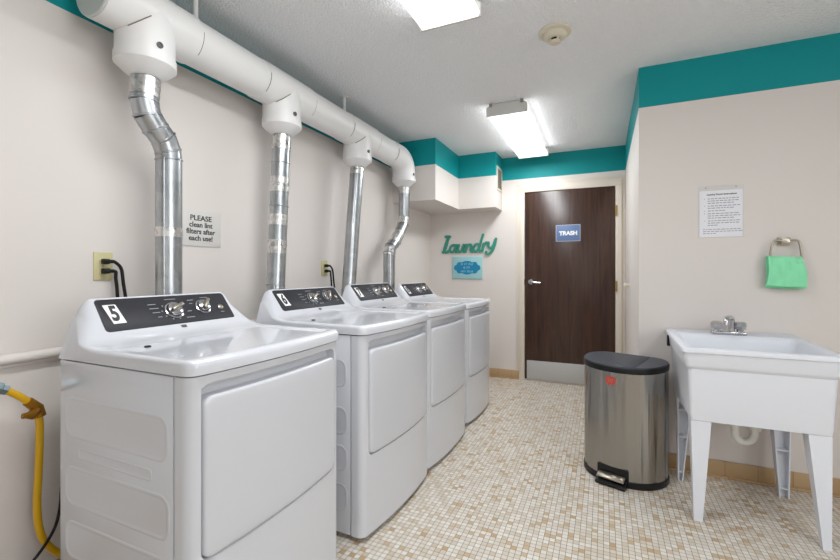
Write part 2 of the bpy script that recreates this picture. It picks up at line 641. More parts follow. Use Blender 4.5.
k = obj('kick_plate', b, M_ALU, door)
b = B()
hx, hz = -0.716, 1.062
b.lathe([(0.03, 0), (0.032, 0.006), (0.026, 0.014), (0.012, 0.018), (0.012, 0.05)], (hx, yd, hz), (0, -1, 0), 24)
b.tube([(hx, yd-0.045, hz), (hx+0.03, yd-0.05, hz-0.002), (hx+0.07, yd-0.048, hz-0.006), (hx+0.105, yd-0.046, hz-0.008)], [0.012, 0.011, 0.010, 0.009], 12)
obj('lever_handle', b, M_CHROME, door)
for z in (1.78, 1.03, 0.27):
    b = B()
    b.box((DX1+0.006, yd-0.014, z), (0.02, 0.006, 0.10), 0.001)
    b.tube([(DX1+0.004, yd-0.02, z-0.052), (DX1+0.004, yd-0.02, z+0.052)], 0.007, 10)
    obj('hinge', b, M_HINGE, door)
b = B(); b.box((DX0-0.001, yd-0.003, 1.062), (0.01, 0.006, 0.06), 0.001)
obj('latch_plate', b, M_BLACK, door)

# cream pipe rail along the left wall
b = B()
b.tube([(XL+0.022, YREAR, 0.878), (XL+0.022, YB-0.02, 0.878)], 0.018, 16)
b.box((XL+0.006, (YREAR+YB)/2, 0.853), (0.012, YB-YREAR-0.03, 0.014), 0.002)
struct('trim_1', b, M_WALL)

# ------------------------------------------------------------------ ceiling lights
def light(label, x, y0, y1):
    t = thing('ceiling_light', label, 'ceiling light', (x, (y0+y1)/2, ZC), 0, 'fluorescent ceiling lights')
    L = y1-y0
    w = 0.30
    b = B()
    b.box((0, 0, -0.014), (0.19, L-0.01, 0.028), 0.003)
    obj('housing', b, M_FIX, t)
    b = B()
    prof = [(-w/2+0.022, -0.028), (-w/2+0.004, -0.070), (-w/2+0.012, -0.088), (w/2-0.012, -0.088), (w/2-0.004, -0.070), (w/2-0.022, -0.028)]
    b.rings([[(px, -L/2+0.012, pz) for px, pz in prof], [(px, L/2-0.012, pz) for px, pz in prof]])
    obj('diffuser', b, M_DIFF, t)
    ld = bpy.data.lights.new('fluorescent_tubes', 'AREA')
    ld.shape = 'RECTANGLE'
    ld.size, ld.size_y = 0.24, L-0.06
    ld.energy = LAMP_W
    ld.color = (0.955, 0.985, 1.0)
    lo = bpy.data.objects.new('fluorescent_tubes', ld)
    COL.objects.link(lo)
    lo.parent = t
    lo.location = (0, 0, -0.0925)
    for s in (-1, 1):
        ld = bpy.data.lights.new('lens_side_glow', 'AREA')
        ld.shape = 'RECTANGLE'
        ld.size, ld.size_y = 0.04, L-0.06
        ld.energy = SIDE_W
        ld.color = (0.955, 0.985, 1.0)
        lo = bpy.data.objects.new('lens_side_glow', ld)
        COL.objects.link(lo)
        lo.parent = t
        lo.location = (s*(w/2+0.004), 0, -0.058)
        lo.rotation_euler = (0, -s*PI/2, 0)
    for s in (-1, 1):
        b = B()
        pr = [(-w/2, -0.090), (w/2, -0.090), (w/2, -0.028), (w/2-0.03, -0.006), (-w/2+0.03, -0.006), (-w/2, -0.028)]
        b.rings([[(px, s*(L/2-0.012), pz) for px, pz in pr], [(px, s*L/2, pz) for px, pz in pr]])
        obj('end_plate', b, M_FIX, t, smooth=0)
        for q in (-1, 1):
            b = B()
            b.box((q*(w/2-0.035), s*(L/2+0.004), -0.014), (0.022, 0.03, 0.022), 0.004)
            obj('bracket', b, M_SATIN, t)
    return t
light('wraparound fluorescent ceiling light nearest the dark wooden door', -0.655, 3.05, 4.33)
light('wraparound fluorescent ceiling light cut by the top edge, nearer the white pipe', -0.66, 0.56, 1.845)
light('added wraparound fluorescent ceiling light above the floor before the sink, unseen right of view', 1.55, -0.6, 0.68)  # extra fixture out of view, added to brighten the room

# ------------------------------------------------------------------ dryers
DW, DB, ZS = 0.33, -0.580, 0.903       # half width, back, seam height
def bow(y, hw=DW, r=0.028, e=0.0):
    x = 0.024*(1-(y/hw)**2)+e
    a = abs(y)-(hw-r)
    if a > 0:
        x -= r-math.sqrt(max(r*r-a*a, 0))
    return x
def dens(lo, hi, n, extra, w):
    s = [lo+(hi-lo)*k/n for k in range(n+1)]
    for e in extra:
        s += [e+w*k/6 for k in range(-6, 7)]
    s = sorted(x for x in s if lo <= x <= hi)
    out = [s[0]]
    for x in s[1:]:
        if x-out[-1] > 1e-4:
            out.append(x)
    return out
RAMP = [(-0.58, .136), (-0.576, .140), (-0.569, .142), (-0.563, .1405), (-0.558, .137), (-0.479, .033), (-0.46, .019), (-0.44, .0095), (-0.42, .0035), (-0.40, .0008), (-0.38, 0), (9, 0)]
def ramp(x):
    if x <= RAMP[0][0]:
        return RAMP[0][1]
    for (a, va), (c, vc) in zip(RAMP[:-1], RAMP[1:]):
        if a <= x <= c:
            return va+(vc-va)*(x-a)/(c-a)
def top_z(x, y):
    hw = DW+0.004
    t = min(1, max(0, (abs(y)-0.283)/(hw-0.283)))
    E = 1-0.38*t**2.2
    z = 0.948+ramp(x)*E
    # dished work surface
    xf = bow(y, hw, 0.03, 0.008)
    d = min(sstep(0.04, 0.058, xf-x), sstep(0.0, 0.03, x+0.405), sstep(0.035, 0.055, hw-abs(y)))
    z -= 0.006*d
    df = xf-x
    r = 0.020
    if df < r:
        z -= r-math.sqrt(max(r*r-(r-df)**2, 0))
    ds = hw-abs(y)
    rs = 0.014
    if ds < rs:
        z -= (rs-math.sqrt(max(rs*rs-(rs-ds)**2, 0)))*0.8
    return max(z, ZS+0.008)

def make_dryer(label, door_z, dy0, dy1):
    t = thing('clothes_dryer', label, 'dryer', (0, 0, 0), 0, 'clothes dryers along the left wall')
    # painted side/back shell with embossed panels
    b = B()
    b.box(((DB-0.0585)/2, 0, (0.025+ZS)/2), (-0.0585-DB, 2*DW, ZS-0.025), 0.003)
    for s in (-1, 1):
        for x0, x1, z0, z1, r in ((-0.552, -0.075, 0.668, 0.797, 0.04), (-0.482, -0.142, 0.609, 0.643, 0.012), (-0.552, -0.070, 0.459, 0.585, 0.04), (-0.552, -0.070, 0.297, 0.416, 0.04), (-0.552, -0.070, 0.12, 0.247, 0.04)):
            w, h = x1-x0, z1-z0
            rg = []
            q = 1.0 if h > 0.05 else 0.45
            for ins, off in ((0, -0.001), (0.0015, 0.0008), (0.005, 0.0017), (0.008, 0.0017), (0.012, 0.0006), (0.016, 0.0004)):
                rg.append([((x0+x1)/2+px, s*(DW+off), (z0+z1)/2+pz) for px, pz in rrect(w-2*ins*q, h-2*ins*q, max(r-ins*q, 0.002))])
            b.rings(rg, False, True)
    obj('cabinet', b, M_ENAMEL, t)
    ZD0, ZD1 = door_z
    # wrap-around bowed front with a recess for the door
    ys = dens(-DW, DW, 60, (dy0-0.006, dy1+0.002, dy0+0.018, dy1-0.02), 0.009)
    ys = sorted(set(ys+[s*(DW-0.028*(1-math.cos(PI/2*k/8))) for k in range(9) for s in (-1, 1)]))
    zs = dens(0.025, ZS, 60, (ZD0-0.006, 0.880, ZD0+0.01), 0.009)
    def rec(y, z):
        cy, cz, hw, hh, r = (dy0+dy1)/2-0.002, (0.881+ZD0-0.006)/2, (dy1-dy0)/2+0.004, (0.881-ZD0+0.004)/2, 0.03
        qx, qz = abs(y-cy)-hw+r, abs(z-cz)-hh+r
        d = math.hypot(max(qx, 0), max(qz, 0))+min(max(qx, qz), 0)-r
        return 0.034*sstep(0.0005, -0.0045, d)
    b = B()
    g = b.grid(len(ys), len(zs), lambda i, j: (bow(ys[i])-rec(ys[i], zs[j]), ys[i], zs[j]))
    xb = -0.0525
    bm = b.bm
    def back(v):
        return bm.verts.new((xb, v.co.y, v.co.z))
    loop = [g[i][0] for i in range(len(ys))]+[g[-1][j] for j in range(1, len(zs))]+[g[i][-1] for i in range(len(ys)-2, -1, -1)]+[g[0][j] for j in range(len(zs)-2, 0, -1)]
    bk = [back(v) for v in loop]
    for i in range(len(loop)):
        j = (i+1) % len(loop)
        bm.faces.new((loop[i], loop[j], bk[j], bk[i]))
    bm.faces.new(bk)
    obj('front_panel', b, M_ENAMEL, t, smooth=50)
    # door: bowed slab with soft edges
    w, h, cy, cz = dy1-dy0, ZD1-ZD0, (dy0+dy1)/2, (ZD0+ZD1)/2
    out = rrect(w, h, 0.026, 6, 12)
    def dp(p, ins, off):
        sx, sz = (w/2-ins)/(w/2), (h/2-ins)/(h/2)
        y, z = cy+p[0]*sx, cz+p[1]*sz
        return (0.024*(1-(y/DW)**2)+off, y, z)
    b = B()
    rg = [[dp(p, i, o) for p in out] for i, o in ((0, -0.033), (0, -0.004), (0.002, 0.001), (0.006, 0.0035), (0.012, 0.0045))]
    for kk in (0.85, 0.65, 0.45, 0.25, 0.08):
        rg.append([(0.024*(1-((cy+p[0]*kk*0.96)/DW)**2)+0.0045, cy+p[0]*kk*0.96, cz+p[1]*kk*0.96) for p in out])
    b.rings(rg)
    obj('door', b, M_DOORW, t, smooth=50)
    # worktop with the hood that rises to the console
    hw = DW+0.004
    ys2 = sorted(set([round(-hw+2*hw*k/56, 5) for k in range(57)]+[round(s*(hw-0.018*(1-math.cos(PI/2*k/6))), 5) for k in range(7) for s in (-1, 1)]+[round(s*(hw-0.075+0.004*k), 5) for k in range(16) for s in (-1, 1)]))
    ss = [0, .02, .04, .05, .06, .068, .09, .12, .15, .18, .2, .22, .25, .28, .31, .33, .345, .36, .38, .4, .44, .5, .56, .62, .68, .74, .8, .84, .87, .89, .90, .91, .92, .93, .94, .95, .96, .97, .98, .987, .993, .997, 1.0]
    def tp(i, j):
        y = ys2[i]
        xf = bow(y, hw, 0.03, 0.008)
        x = DB+(xf-DB)*ss[j]
        z = top_z(x, y)
        return (x, y*(1-0.125*min(1, max(0, (z-0.955)/0.08))), z)
    b = B()
    g = b.grid(len(ys2), len(ss), tp)
    bm = b.bm
    idx = [(i, 0) for i in range(len(ys2))]+[(-1, j) for j in range(1, len(ss))]+[(i, -1) for i in range(len(ys2)-2, -1, -1)]+[(0, j) for j in range(len(ss)-2, 0, -1)]
    loop = [g[i][j] for i, j in idx]
    bk = [bm.verts.new((g[i][j].co.x, ys2[i], ZS+0.005)) for i, j in idx]
    for i in range(len(loop)):
        j = (i+1) % len(loop)
        bm.faces.new((loop[i], loop[j], bk[j], bk[i]))
    bm.faces.new(bk)
    obj('top_cover', b, M_ENAMEL, t, smooth=50)
    b = B()
    b.box(((DB-0.02)/2, 0, ZS), (-0.02-DB-0.02, 2*DW-0.02, 0.008))
    obj('seam_light_block', b, M_GREY, t)  # filler put inside the seam to block light through the gap
    for sx in (-0.55, -0.08):
        for sy in (-0.27, 0.27):
            b = B()
            b.lathe([(0.02, 0), (0.02, 0.012), (0.012, 0.014), (0.012, 0.03)], (sx, sy, 0), seg=12)
            obj('levelling_foot', b, M_BLACK, t)
    # control panel on the slope: local frame
    O = Vector((-0.5185, 0, 1.033))
    N = Vector((0.796, 0, 0.605))
    D = Vector((-0.605, 0, 0.796))
    Yv = Vector((0, 1, 0))
    def sp(a, v, off):
        return O+Yv*a+D*v+N*off
    b = B()
    rg = []
    pts = rrect(0.504, 0.129, 0.012, 5)
    for sc, off in ((1, -0.002), (1, 0.0012), (0.992, 0.002)):
        rg.append([sp(px*sc*(1-0.08*py), py*sc, off) for px, py in pts])
    b.rings(rg)
    b.mi = 1
    for k in range(9):
        a = PI*(0.78+k*0.205)
        b.box(sp(-0.003+0.042*math.cos(a)*1.0, -0.004+0.038*math.sin(a), 0.002), (0.0006, 0.0055, 0.0045), rot=Matrix((N, Yv, D)).transposed())
    for a, v, w_ in ((-0.072, 0.030, 0.030), (-0.070, 0.012, 0.034), (-0.068, -0.006, 0.028), (-0.062, -0.026, 0.016), (0.005, 0.048, 0.045), (0.062, -0.012, 0.018), (0.055, -0.040, 0.034), (0.085, 0.038, 0.026), (0.150, 0.046, 0.034), (0.082, 0.022, 0.014), (0.206, -0.030, 0.018)):
        b.box(sp(a, v, 0.002), (0.0006, w_, 0.003), rot=Matrix((N, Yv, D)).transposed())
    obj('control_panel', b, [M_PANEL, M_INKG], t, smooth=50)
    R3 = Matrix((N, Yv, D)).transposed()
    for nm, a, v, r, ang in (('cycle_dial', 0.0, -0.004, 0.031, 25), ('temperature_dial', 0.127, 0.002, 0.028, 52)):
        b = B()
        b.lathe([(r+0.004, 0.001), (r+0.004, 0.005), (r, 0.006), (r-0.003, 0.017), (r-0.008, 0.020)], sp(a, v, 0), N, 32)
        kn = obj(nm, b, M_CHROME, t)
        b = B()
        q = R3 @ Matrix.Rotation(math.radians(ang), 3, 'X')
        b.box(sp(a, v, 0.027), (0.020, 2*r-0.004, 0.015), 0.005, 3, rot=q)
        obj('grip', b, M_SATIN, kn)
    b = B()
    b.lathe([(0.012, 0.001), (0.012, 0.005), (0.009, 0.007)], sp(0.207, -0.006, 0), N, 20)
    obj('start_button', b, M_SATIN, t)
    b = B()
    b.box(sp(0.006, -0.078, 0.0068), (0.003, 0.018, 0.012), 0.001, rot=Matrix((Vector((0.6, 0, 0.8)), Yv, Vector((-0.8, 0, 0.6)))).transposed())
    obj('maker_badge', b, M_GREY, t)
    b = B()
    b.lathe([(0.0095, 0), (0.0095, 0.004), (0.007, 0.005)], (-0.333, -0.217, 0.9415), (0, 0, 1), 16)
    obj('filter_catch', b, M_BLACK, t)
    return t, sp, Yv, D, N

lbl = ['white clothes dryer nearest the viewer, with a numeral 5 on its dark console', 'second white clothes dryer from the front, with a numeral 6 on its console', 'third white clothes dryer from the front, under the straight slanting metal duct', 'farthest white clothes dryer, beside the back wall and below the green laundry lettering']
dry, sp, Yv, Dv, Nv = make_dryer(lbl[0], (0.410, 0.846), -0.290, 0.290)
dry2 = make_dryer(lbl[1], (0.375, 0.840), -0.284, 0.290)[0]
for r_ in (dry, dry2):
    bb = B()
    bb.rings([[sp(-0.207+px-0.006*(-py/0.04)*-1, 0.003+py, off) for px, py in rrect(0.041, 0.076, 0.002, 2)] for off in (0.0015, 0.003)])
    obj('number_plate', bb, M_WHITE, r_, smooth=0)
def numeral(root, s):
    p = [c for c in root.children if c.name.startswith('number_plate')][0]
    text_mesh('numeral', s, 0.082, M_INK, p, (sp(-0.207, 0.003, 0.0034), Yv, Dv), 0.0008, offset=0.0030, sx=0.64)
places = [(-0.9752, 1.0648, (1.0114, 1.0025, 0.999), -0.001), (-0.935, 1.8656, (1.095, 1.018, 0.995), -0.037), (-0.9282, 2.5599, (1.072, 1.015, 1.0016), -0.0256), (-0.9397, 3.3392, (1.084, 0.986, 0.985), -0.0131)]
dryers = [dry, dry2]+[dup(dry2, (0, 0, 0), l) for l in lbl[2:]]
for d_, (x, y, sc, rz) in zip(dryers, places):
    d_.location = (x, y, 0); d_.rotation_euler = (0, 0, rz); d_.scale = sc
for d_, s_ in zip(dryers, '5678'):
    numeral(d_, s_)

# ------------------------------------------------------------------ white vent pipe with tees
PX, PZ, PR = -1.70, 2.213, 0.1005
TY = [1.09, 1.870, 2.672, 3.472]
man = thing('vent_manifold', 'fat white plastic exhaust pipe running along the left wall below the ceiling', 'pipe', (PX, 2.2, PZ))
def W2(o, pts):
    return pts
def L(x, y, z):
    return (x-PX, y-2.2, z-PZ)
b = B()
b.tube([L(PX, 0.902, PZ), L(PX, TY[3]-0.10, PZ)], PR, 48)
obj('main_pipe', b, M_PVC, man)
b = B()
b.lathe([(PR+0.0035, 0.004), (PR+0.0035, -0.003), (PR+0.0005, -0.006)], L(PX, 0.902, PZ), (0, 1, 0), 48)
obj('end_cap', b, M_PVCEND, man)
for i, ty in enumerate(TY):
    b = B()
    if i < 3:
        b.tube([L(PX, ty-0.19 if i else 0.906, PZ), L(PX, ty+0.185, PZ)], PR+0.005, 48)
        b.tube([L(PX, ty, PZ), L(PX, ty, 2.03)], PR+0.005, 48)
    else:
        # elbow turning down
        cy, cz, R = ty-0.13, PZ-0.13, 0.13
        path = [L(PX, ty-0.30, PZ)]+[L(PX, cy+R*math.sin(a), cz+R*math.cos(a)) for a in [PI/2*k/10 for k in range(11)]]+[L(PX, ty, 2.03)]
        b.tube(path, PR+0.005, 48)
    tee = obj('elbow' if i == 3 else 'tee', b, M_PVC, man)
    b = B()
    b.lathe([(PR+0.004, 0.0), (PR+0.009, -0.002), (PR+0.009, -0.036), (PR+0.005, -0.040), (0.058, -0.082), (0.054, -0.0835)], L(PX, ty, 2.045), (0, 0, 1), 48)
    obj('reducer', b, M_PVC, man, smooth=22)
    b = B()
    b.lathe([(0.010, -0.006), (0.012, 0.0), (0.012, 0.006), (0.007, 0.006), (0.006, 0.003)], L(PX+(PR+0.004)*math.cos(-0.12), ty+(PR+0.004)*math.sin(-0.12), 2.068), (math.cos(-0.12), math.sin(-0.12), 0), 18)
    obj('plug_screw', b, M_GREY, tee)
    for yy in ((ty-0.19, ty+0.187) if 0 < i < 3 else (ty+0.187,) if i == 0 else (ty-0.30,)):
        # thin adhesive line showing on part of the joint
        b = B()
        b.tube([L(PX+(PR+0.0035)*math.cos(a), yy, PZ+(PR+0.0035)*math.sin(a)) for a in [-0.9+1.0*k/14 for k in range(15)]], 0.0016, 6)
        obj('joint_line', b, M_JOINT, tee)
    if i < 3:
        pts = []
        for k in range(13):
            a = -1.15+0.75*k/12
            yy = ty+(PR+0.005)*math.sin(a)*1.0
            dx = (PR+0.005)*math.cos(a)
            zz = PZ-math.sqrt(max((PR+0.005)**2-dx**2, 0))
            pts.append(L(PX+dx+0.001, yy, zz-0.002))
        b = B()
        b.tube(pts, 0.002, 6)
        obj('joint_line', b, M_JOINT, tee)
for yr, nm in ((1.315, 'thin white ceiling rod holding the white pipe near the first metal duct'), (2.50, 'thin white ceiling rod holding the white pipe near the third metal duct')):
    b = B()
    b.tube([(PX, yr, PZ+PR), (PX, yr, ZC-0.003)], 0.011, 12)
    b.lathe([(0.028, -0.006), (0.028, 0)], (PX, yr, ZC), seg=16)
    tag(obj('hanger_rod', b, M_PVC), nm, 'rod', 'pipe hanger rods')

# ------------------------------------------------------------------ galvanised ducts
def duct(label, path, bands, elbows, tail, seam=True):
    """path: straight centre line points from the top down (y, z); bands: list of (z0, z1) taped places"""
    t = thing('metal_duct', label, 'duct', (PX, path[-1][0], 0), 0, 'galvanised dryer ducts')
    y0 = path[-1][0]
    P = lambda y, z: Vector((0, y-y0, z))
    r = 0.0505
    pts = [P(*p) for p in path]
    b = B()
    b.tube([pts[i] for i in range(tail[0], tail[1]+1)], r, 32)
    # lock seam
    s0, s1 = pts[tail[0]], pts[tail[1]]
    off = Vector((math.cos(-0.95), math.sin(-0.95), 0))*r
    b.tube([s0+off, s1+off], 0.003, 6)
    obj('straight_pipe', b, M_GALV, t)
    for (i0, i1) in elbows:
        for k in range(i0, i1):
            a, c = pts[k], pts[k+1]
            d = (c-a).normalized()
            b = B()
            b.tube([a-d*0.006, c+d*0.006], r-0.0005*(k % 2), 32)
            ring = c if k+1 < i1 else c
            b.lathe([(r, -0.004), (r+0.0035, -0.002), (r+0.0035, 0.002), (r, 0.004)], ring, d, 32, False)
            obj('elbow_segment', b, M_GALV, t)
    for (z0, z1) in bands:
        def at(z):
            for a, c in zip(pts[:-1], pts[1:]):
                if c.z <= z <= a.z:
                    return a+(c-a)*((a.z-z)/(a.z-c.z))
            return pts[0] if z > pts[0].z else pts[-1]
        b = B()
        a, c = at(z0), at(z1)
        n = 5
        b.tube([a+(c-a)*k/n for k in range(n+1)], [r+0.0022+0.0012*random.random() for _ in range(n+1)], 32)
        obj('tape_band', b, M_FOIL, t)
    # lower elbow into the dryer's back
    b = B()
    e = pts[-1]
    R = 0.07
    b.tube([e]+[e+Vector((R-R*math.cos(a), 0, -R*math.sin(a))) for a in [PI/2*k/6 for k in range(1, 7)]], r, 24)
    obj('lower_elbow', b, M_GALV, t)
    return t
duct('offset metal duct above the dryer numbered 5, joined by gored elbows', [(1.090, 1.953), (1.084, 1.868), (1.098, 1.815), (1.130, 1.772), (1.165, 1.738), (1.185, 1.690), (1.188, 1.655), (1.188, 0.24)],
     [(1.953, 1.885), (1.366, 1.325)], [(0, 6)], (6, 7))
duct('metal duct patched with four foil tape bands above the dryer numbered 6', [(1.867, 1.953), (1.858, 1.80), (1.845, 1.55), (1.820, 1.10), (1.785, 0.24)],
     [(1.953, 1.875), (1.715, 1.63), (1.50, 1.44), (1.355, 1.28)], [(0, 3)], (3, 4))
duct('long straight slanting metal duct above the third dryer', [(2.669, 1.953), (2.615, 1.535), (2.555, 1.04), (2.535, 0.24)],
     [(1.953, 1.90)], [(1, 3)], (0, 1))
duct('farthest metal duct, with a slanted offset, above the last dryer', [(3.480, 1.953), (3.474, 1.66), (3.452, 1.605), (3.30, 1.445), (3.205, 1.385), (3.180, 1.33), (3.180, 0.24)],
     [(1.953, 1.90), (1.675, 1.62), (1.52, 1.42), (1.375, 1.315)], [(0, 5)], (5, 6))

# upper runs of the straight ducts
# ------------------------------------------------------------------ outlets, cords, left-wall sign
def outlet(label, y, zc, w=0.071, h=0.115):
    t = thing('wall_outlet', label, 'outlet', (XL, y, zc), 0, 'wall outlets behind the dryers')
    b = B()
    b.box((0.003, 0, 0), (0.006, w, h), 0.002)
    obj('cover_plate', b, M_IVORY, t)
    for s in (-1, 1):
        b = B()
        b.lathe([(0.017, 0.005), (0.017, 0.008), (0.015, 0.0085)], (0, 0, s*0.0195), (1, 0, 0), 20)
        obj('socket', b, M_IVORY, t)
    b = B(); b.lathe([(0.003, 0.006), (0.003, 0.0075)], (0, 0, 0), (1, 0, 0), 8)
    obj('screw', b, M_SATIN, t)
outlet('ivory wall outlet left of the first metal duct', 1.034, 1.200)
outlet('ivory wall outlet between the second and third metal ducts', 2.514, 1.202)
def cord(label, y, z, drop):
    t = thing('power_cord', label, 'cord', (XL, y, z), 0, 'black dryer power cords')
    b = B()
    b.box((0.021, 0, 0), (0.022, 0.026, 0.022), 0.004)
    b.box((0.036, 0.008, 0), (0.012, 0.034, 0.015), 0.004)
    obj('plug', b, M_BLACK, t)
    b = B()
    b.tube(smooth_path([(0.034, 0.018, 0), (0.038, 0.028, -0.004), (0.04, drop[0]*0.9, -0.03), (0.045, drop[0], -0.09), (0.05, drop[0]+drop[1], -0.24), (0.06, drop[0]+drop[1]*1.3, -0.5)], 6), 0.0065, 10)
    obj('cable', b, M_BLACK, t)
for yc, w in ((1.034, 'first'), (2.514, 'second')):
    cord('black power cord in the upper socket of the outlet by the %s duct' % w if w == 'first' else 'black power cord in the upper socket of the outlet right of the second duct', yc, 1.200+0.0195, (0.054, 0.016))
    cord('black power cord in the lower socket of the outlet by the %s duct' % w if w == 'first' else 'black power cord in the lower socket of the outlet right of the second duct', yc, 1.200-0.0195, (0.030, 0.004))

sg = thing('lint_sign', 'white notice about cleaning lint filters on the wall beside the first duct', 'sign', (XL, 1.478, 1.396))
b = B(); b.box((0.003, 0, 0), (0.006, 0.256, 0.18), 0.001)
obj('board', b, M_SIGN, sg)
for s_, z, wd in (('PLEASE', 0.052, 1.08), ('clean lint', 0.018, 1.0), ('filters after', -0.016, 1.0), ('each use!', -0.05, 1.0)):
    text_mesh('lettering', s_, 0.037, M_INK, sg, ((0.0066, 0.008, z), (0, 1, 0), (0, 0, 1)), 0.001, offset=0.0007, sx=wd)

# ------------------------------------------------------------------ back wall: lettering, plaque, TRASH sign, grille
# cursive 'laundry' drawn as strokes (x right, z up, in letter heights)
lw = thing('laundry_lettering', 'sea green cut-out word laundry in script letters on the back wall', 'wall lettering', (-1.73, YB, 1.40))
strokes = {
 'letter_l': [[(0.02, 0.0), (0.10, 0.10), (0.20, 0.55), (0.27, 0.92), (0.34, 1.0), (0.30, 0.93), (0.20, 0.62), (0.10, 0.2), (0.10, 0.02), (0.22, 0.0), (0.36, 0.12)], [(0.17, 1.0), (0.36, 1.0)]],
 'letter_a': [[(0.66, 0.36), (0.56, 0.46), (0.43, 0.38), (0.36, 0.16), (0.43, 0.01), (0.56, 0.08), (0.66, 0.36)], [(0.68, 0.45), (0.62, 0.12), (0.68, 0.0), (0.78, 0.08)]],
 'letter_u': [[(0.80, 0.45), (0.75, 0.16), (0.80, 0.01), (0.92, 0.06), (1.02, 0.40)], [(1.04, 0.46), (0.99, 0.12), (1.05, 0.0), (1.14, 0.06)]],
 'letter_n': [[(1.17, 0.45), (1.12, 0.0)], [(1.13, 0.10), (1.22, 0.38), (1.34, 0.46), (1.40, 0.36), (1.37, 0.10), (1.43, 0.0), (1.52, 0.06)]],
 'letter_d': [[(1.80, 0.40), (1.69, 0.48), (1.56, 0.40), (1.50, 0.16), (1.57, 0.01), (1.70, 0.10), (1.80, 0.40)], [(1.95, 1.06), (1.87, 0.72), (1.76, 0.14), (1.82, 0.02), (1.90, 0.08)]],
 'letter_r': [[(1.97, 0.48), (1.92, 0.04)], [(1.93, 0.16), (2.02, 0.46), (2.12, 0.56), (2.20, 0.52)]],
 'letter_y': [[(2.20, 0.56), (2.20, 0.30), (2.30, 0.20), (2.42, 0.38), (2.50, 0.70)], [(2.54, 0.78), (2.48, 0.40), (2.36, 0.02), (2.20, -0.16), (2.08, -0.13), (2.10, -0.02)]],
}
SC = 0.65/2.6
for nm, ss_ in strokes.items():
    b = B()
    for q, st in enumerate(ss_):
        pts = [Vector((x*SC, -0.012-0.0012*q, z*0.18)) for x, z in st]
        pp = smooth_path(pts, 6) if len(pts) > 2 else pts
        # flat ribbon stroke: closed boxes following the path
        R = 0.0130 if nm != 'letter_l' else 0.0155
        rings = []
        for i, p in enumerate(pp):
            a = pp[max(i-1, 0)]
            c = pp[min(i+1, len(pp)-1)]
            tdir = (c-a); tdir.y = 0; tdir.normalize()
            nn = Vector((-tdir.z, 0, tdir.x))
            e = 1.0
            p = p+Vector((0, -0.003*i/len(pp), 0))
            rings.append([p+nn*R*e+Vector((0, 0.011, 0)), p-nn*R*e+Vector((0, 0.011, 0)), p-nn*R*e+Vector((0, -0.006, 0)), p+nn*R*e+Vector((0, -0.006, 0))])
        b.rings(rings)
        for p, dd in ((pp[0], 0.0005), (pp[-1], -0.0035)):
            b.lathe([(R, -0.006+dd), (R, 0.011)], p, (0, 1, 0), 14)
    obj(nm, b, M_GREEN, lw, smooth=30)

pq = thing('laundry_plaque', 'pale aqua plaque with a turquoise scalloped medallion below the green lettering', 'plaque', (-1.430, YB, 1.218))
b = B(); b.box((0, -0.008, 0), (0.355, 0.016, 0.252), 0.002)
obj('board', b, M_PALE, pq)
q_ = [(-0.158, 0), (-0.150, 0.022), (-0.126, 0.034), (-0.119, 0.052), (-0.095, 0.066), (-0.062, 0.063), (-0.035, 0.073), (0, 0.078)]
half = q_+[(-x, z) for x, z in q_[-2::-1]]
med = half+[(x, -z) for x, z in half[-2:0:-1]]
med = [(v.x, v.z) for v in smooth_path([(x, 0, z) for x, z in med+[med[0]]], 5)[:-1]]
b = B()
b.rings([[(x, y, z) for x, z in med] for y in (-0.015, -0.0185)])
obj('medallion', b, M_TURQ, pq)
b = B()
for z, words in ((0.042, (0.030, 0.034, 0.058)), (0.0, (0.018, 0.046)), (-0.042, (0.062, 0.075))):
    tot = sum(words)+0.014*(len(words)-1)
    x = -tot/2
    for w in words:
        n = max(2, int(w/0.013))
        for k in range(n):
            gx = x+(k+0.5)*w/n
            b.box((gx-0.003, -0.019, z), (0.0028, 0.002, 0.024))
            b.box((gx+0.001, -0.019, z+random.choice((-0.010, 0, 0.010))), (0.007, 0.002, 0.0035))
        x += w+0.014
obj('lettering', b, M_PALETXT, pq, smooth=0)

ts = thing('trash_sign', 'slate blue sign reading TRASH on the dark wooden door', 'sign', (-0.3375, YB-0.0125, 1.5755))
b = B(); b.box((0, -0.002, 0), (0.241, 0.004, 0.172), 0.001)
obj('plate', b, M_BLUE, ts)
b = B()
for x0, z0, sx_, sz_ in ((0, 0.0838, 0.239, 0.0035), (0, -0.0838, 0.239, 0.0035), (-0.118, 0, 0.0035, 0.17), (0.118, 0, 0.0035, 0.17)):
    b.box((x0, -0.0042, z0), (sx_, 0.001, sz_))
obj('border', b, M_SIGN, ts, smooth=0)
text_mesh('lettering', 'TRASH', 0.057, M_WHITE, ts, ((0.002, -0.0045, -0.004), (1, 0, 0), (0, 0, 1)), 0.001, offset=0.0032, sx=1.02)

gv = thing('vent_grille', 'small framed air grille on the side of the corner soffit', 'vent', (-1.0297, 4.435, 2.167))
b = B()
for y, z, sy, sz in ((0, 0.115, 0.235, 0.022), (0, -0.115, 0.235, 0.022), (-0.107, 0, 0.022, 0.25), (0.107, 0, 0.022, 0.25)):
    b.box((0.004, y, z), (0.008, sy, sz), 0.002)
obj('frame', b, M_FRAME, gv)
b = B(); b.box((0.001, 0, 0), (0.002, 0.2, 0.21))
obj('backing', b, M_DARK, gv)
for k in range(9):
    b = B()
    b.box((0.005, 0, -0.088+0.022*k), (0.007, 0.195, 0.010), rot=Matrix.Rotation(0.5, 3, 'Y'))
    obj('louvre', b, M_GRILLE, gv)

# small round bumper on the alcove wall
b = B()
b.lathe([(0.012, 0), (0.012, 0.012), (0.020, 0.022), (0.022, 0.034), (0.014, 0.046), (0.004, 0.048)], (XR, 3.86, 1.06), (-1, 0, 0), 20)
tag(obj('door_bumper', b, M_SMOKE), 'small cream knob on the alcove wall right of the door', 'door bumper')

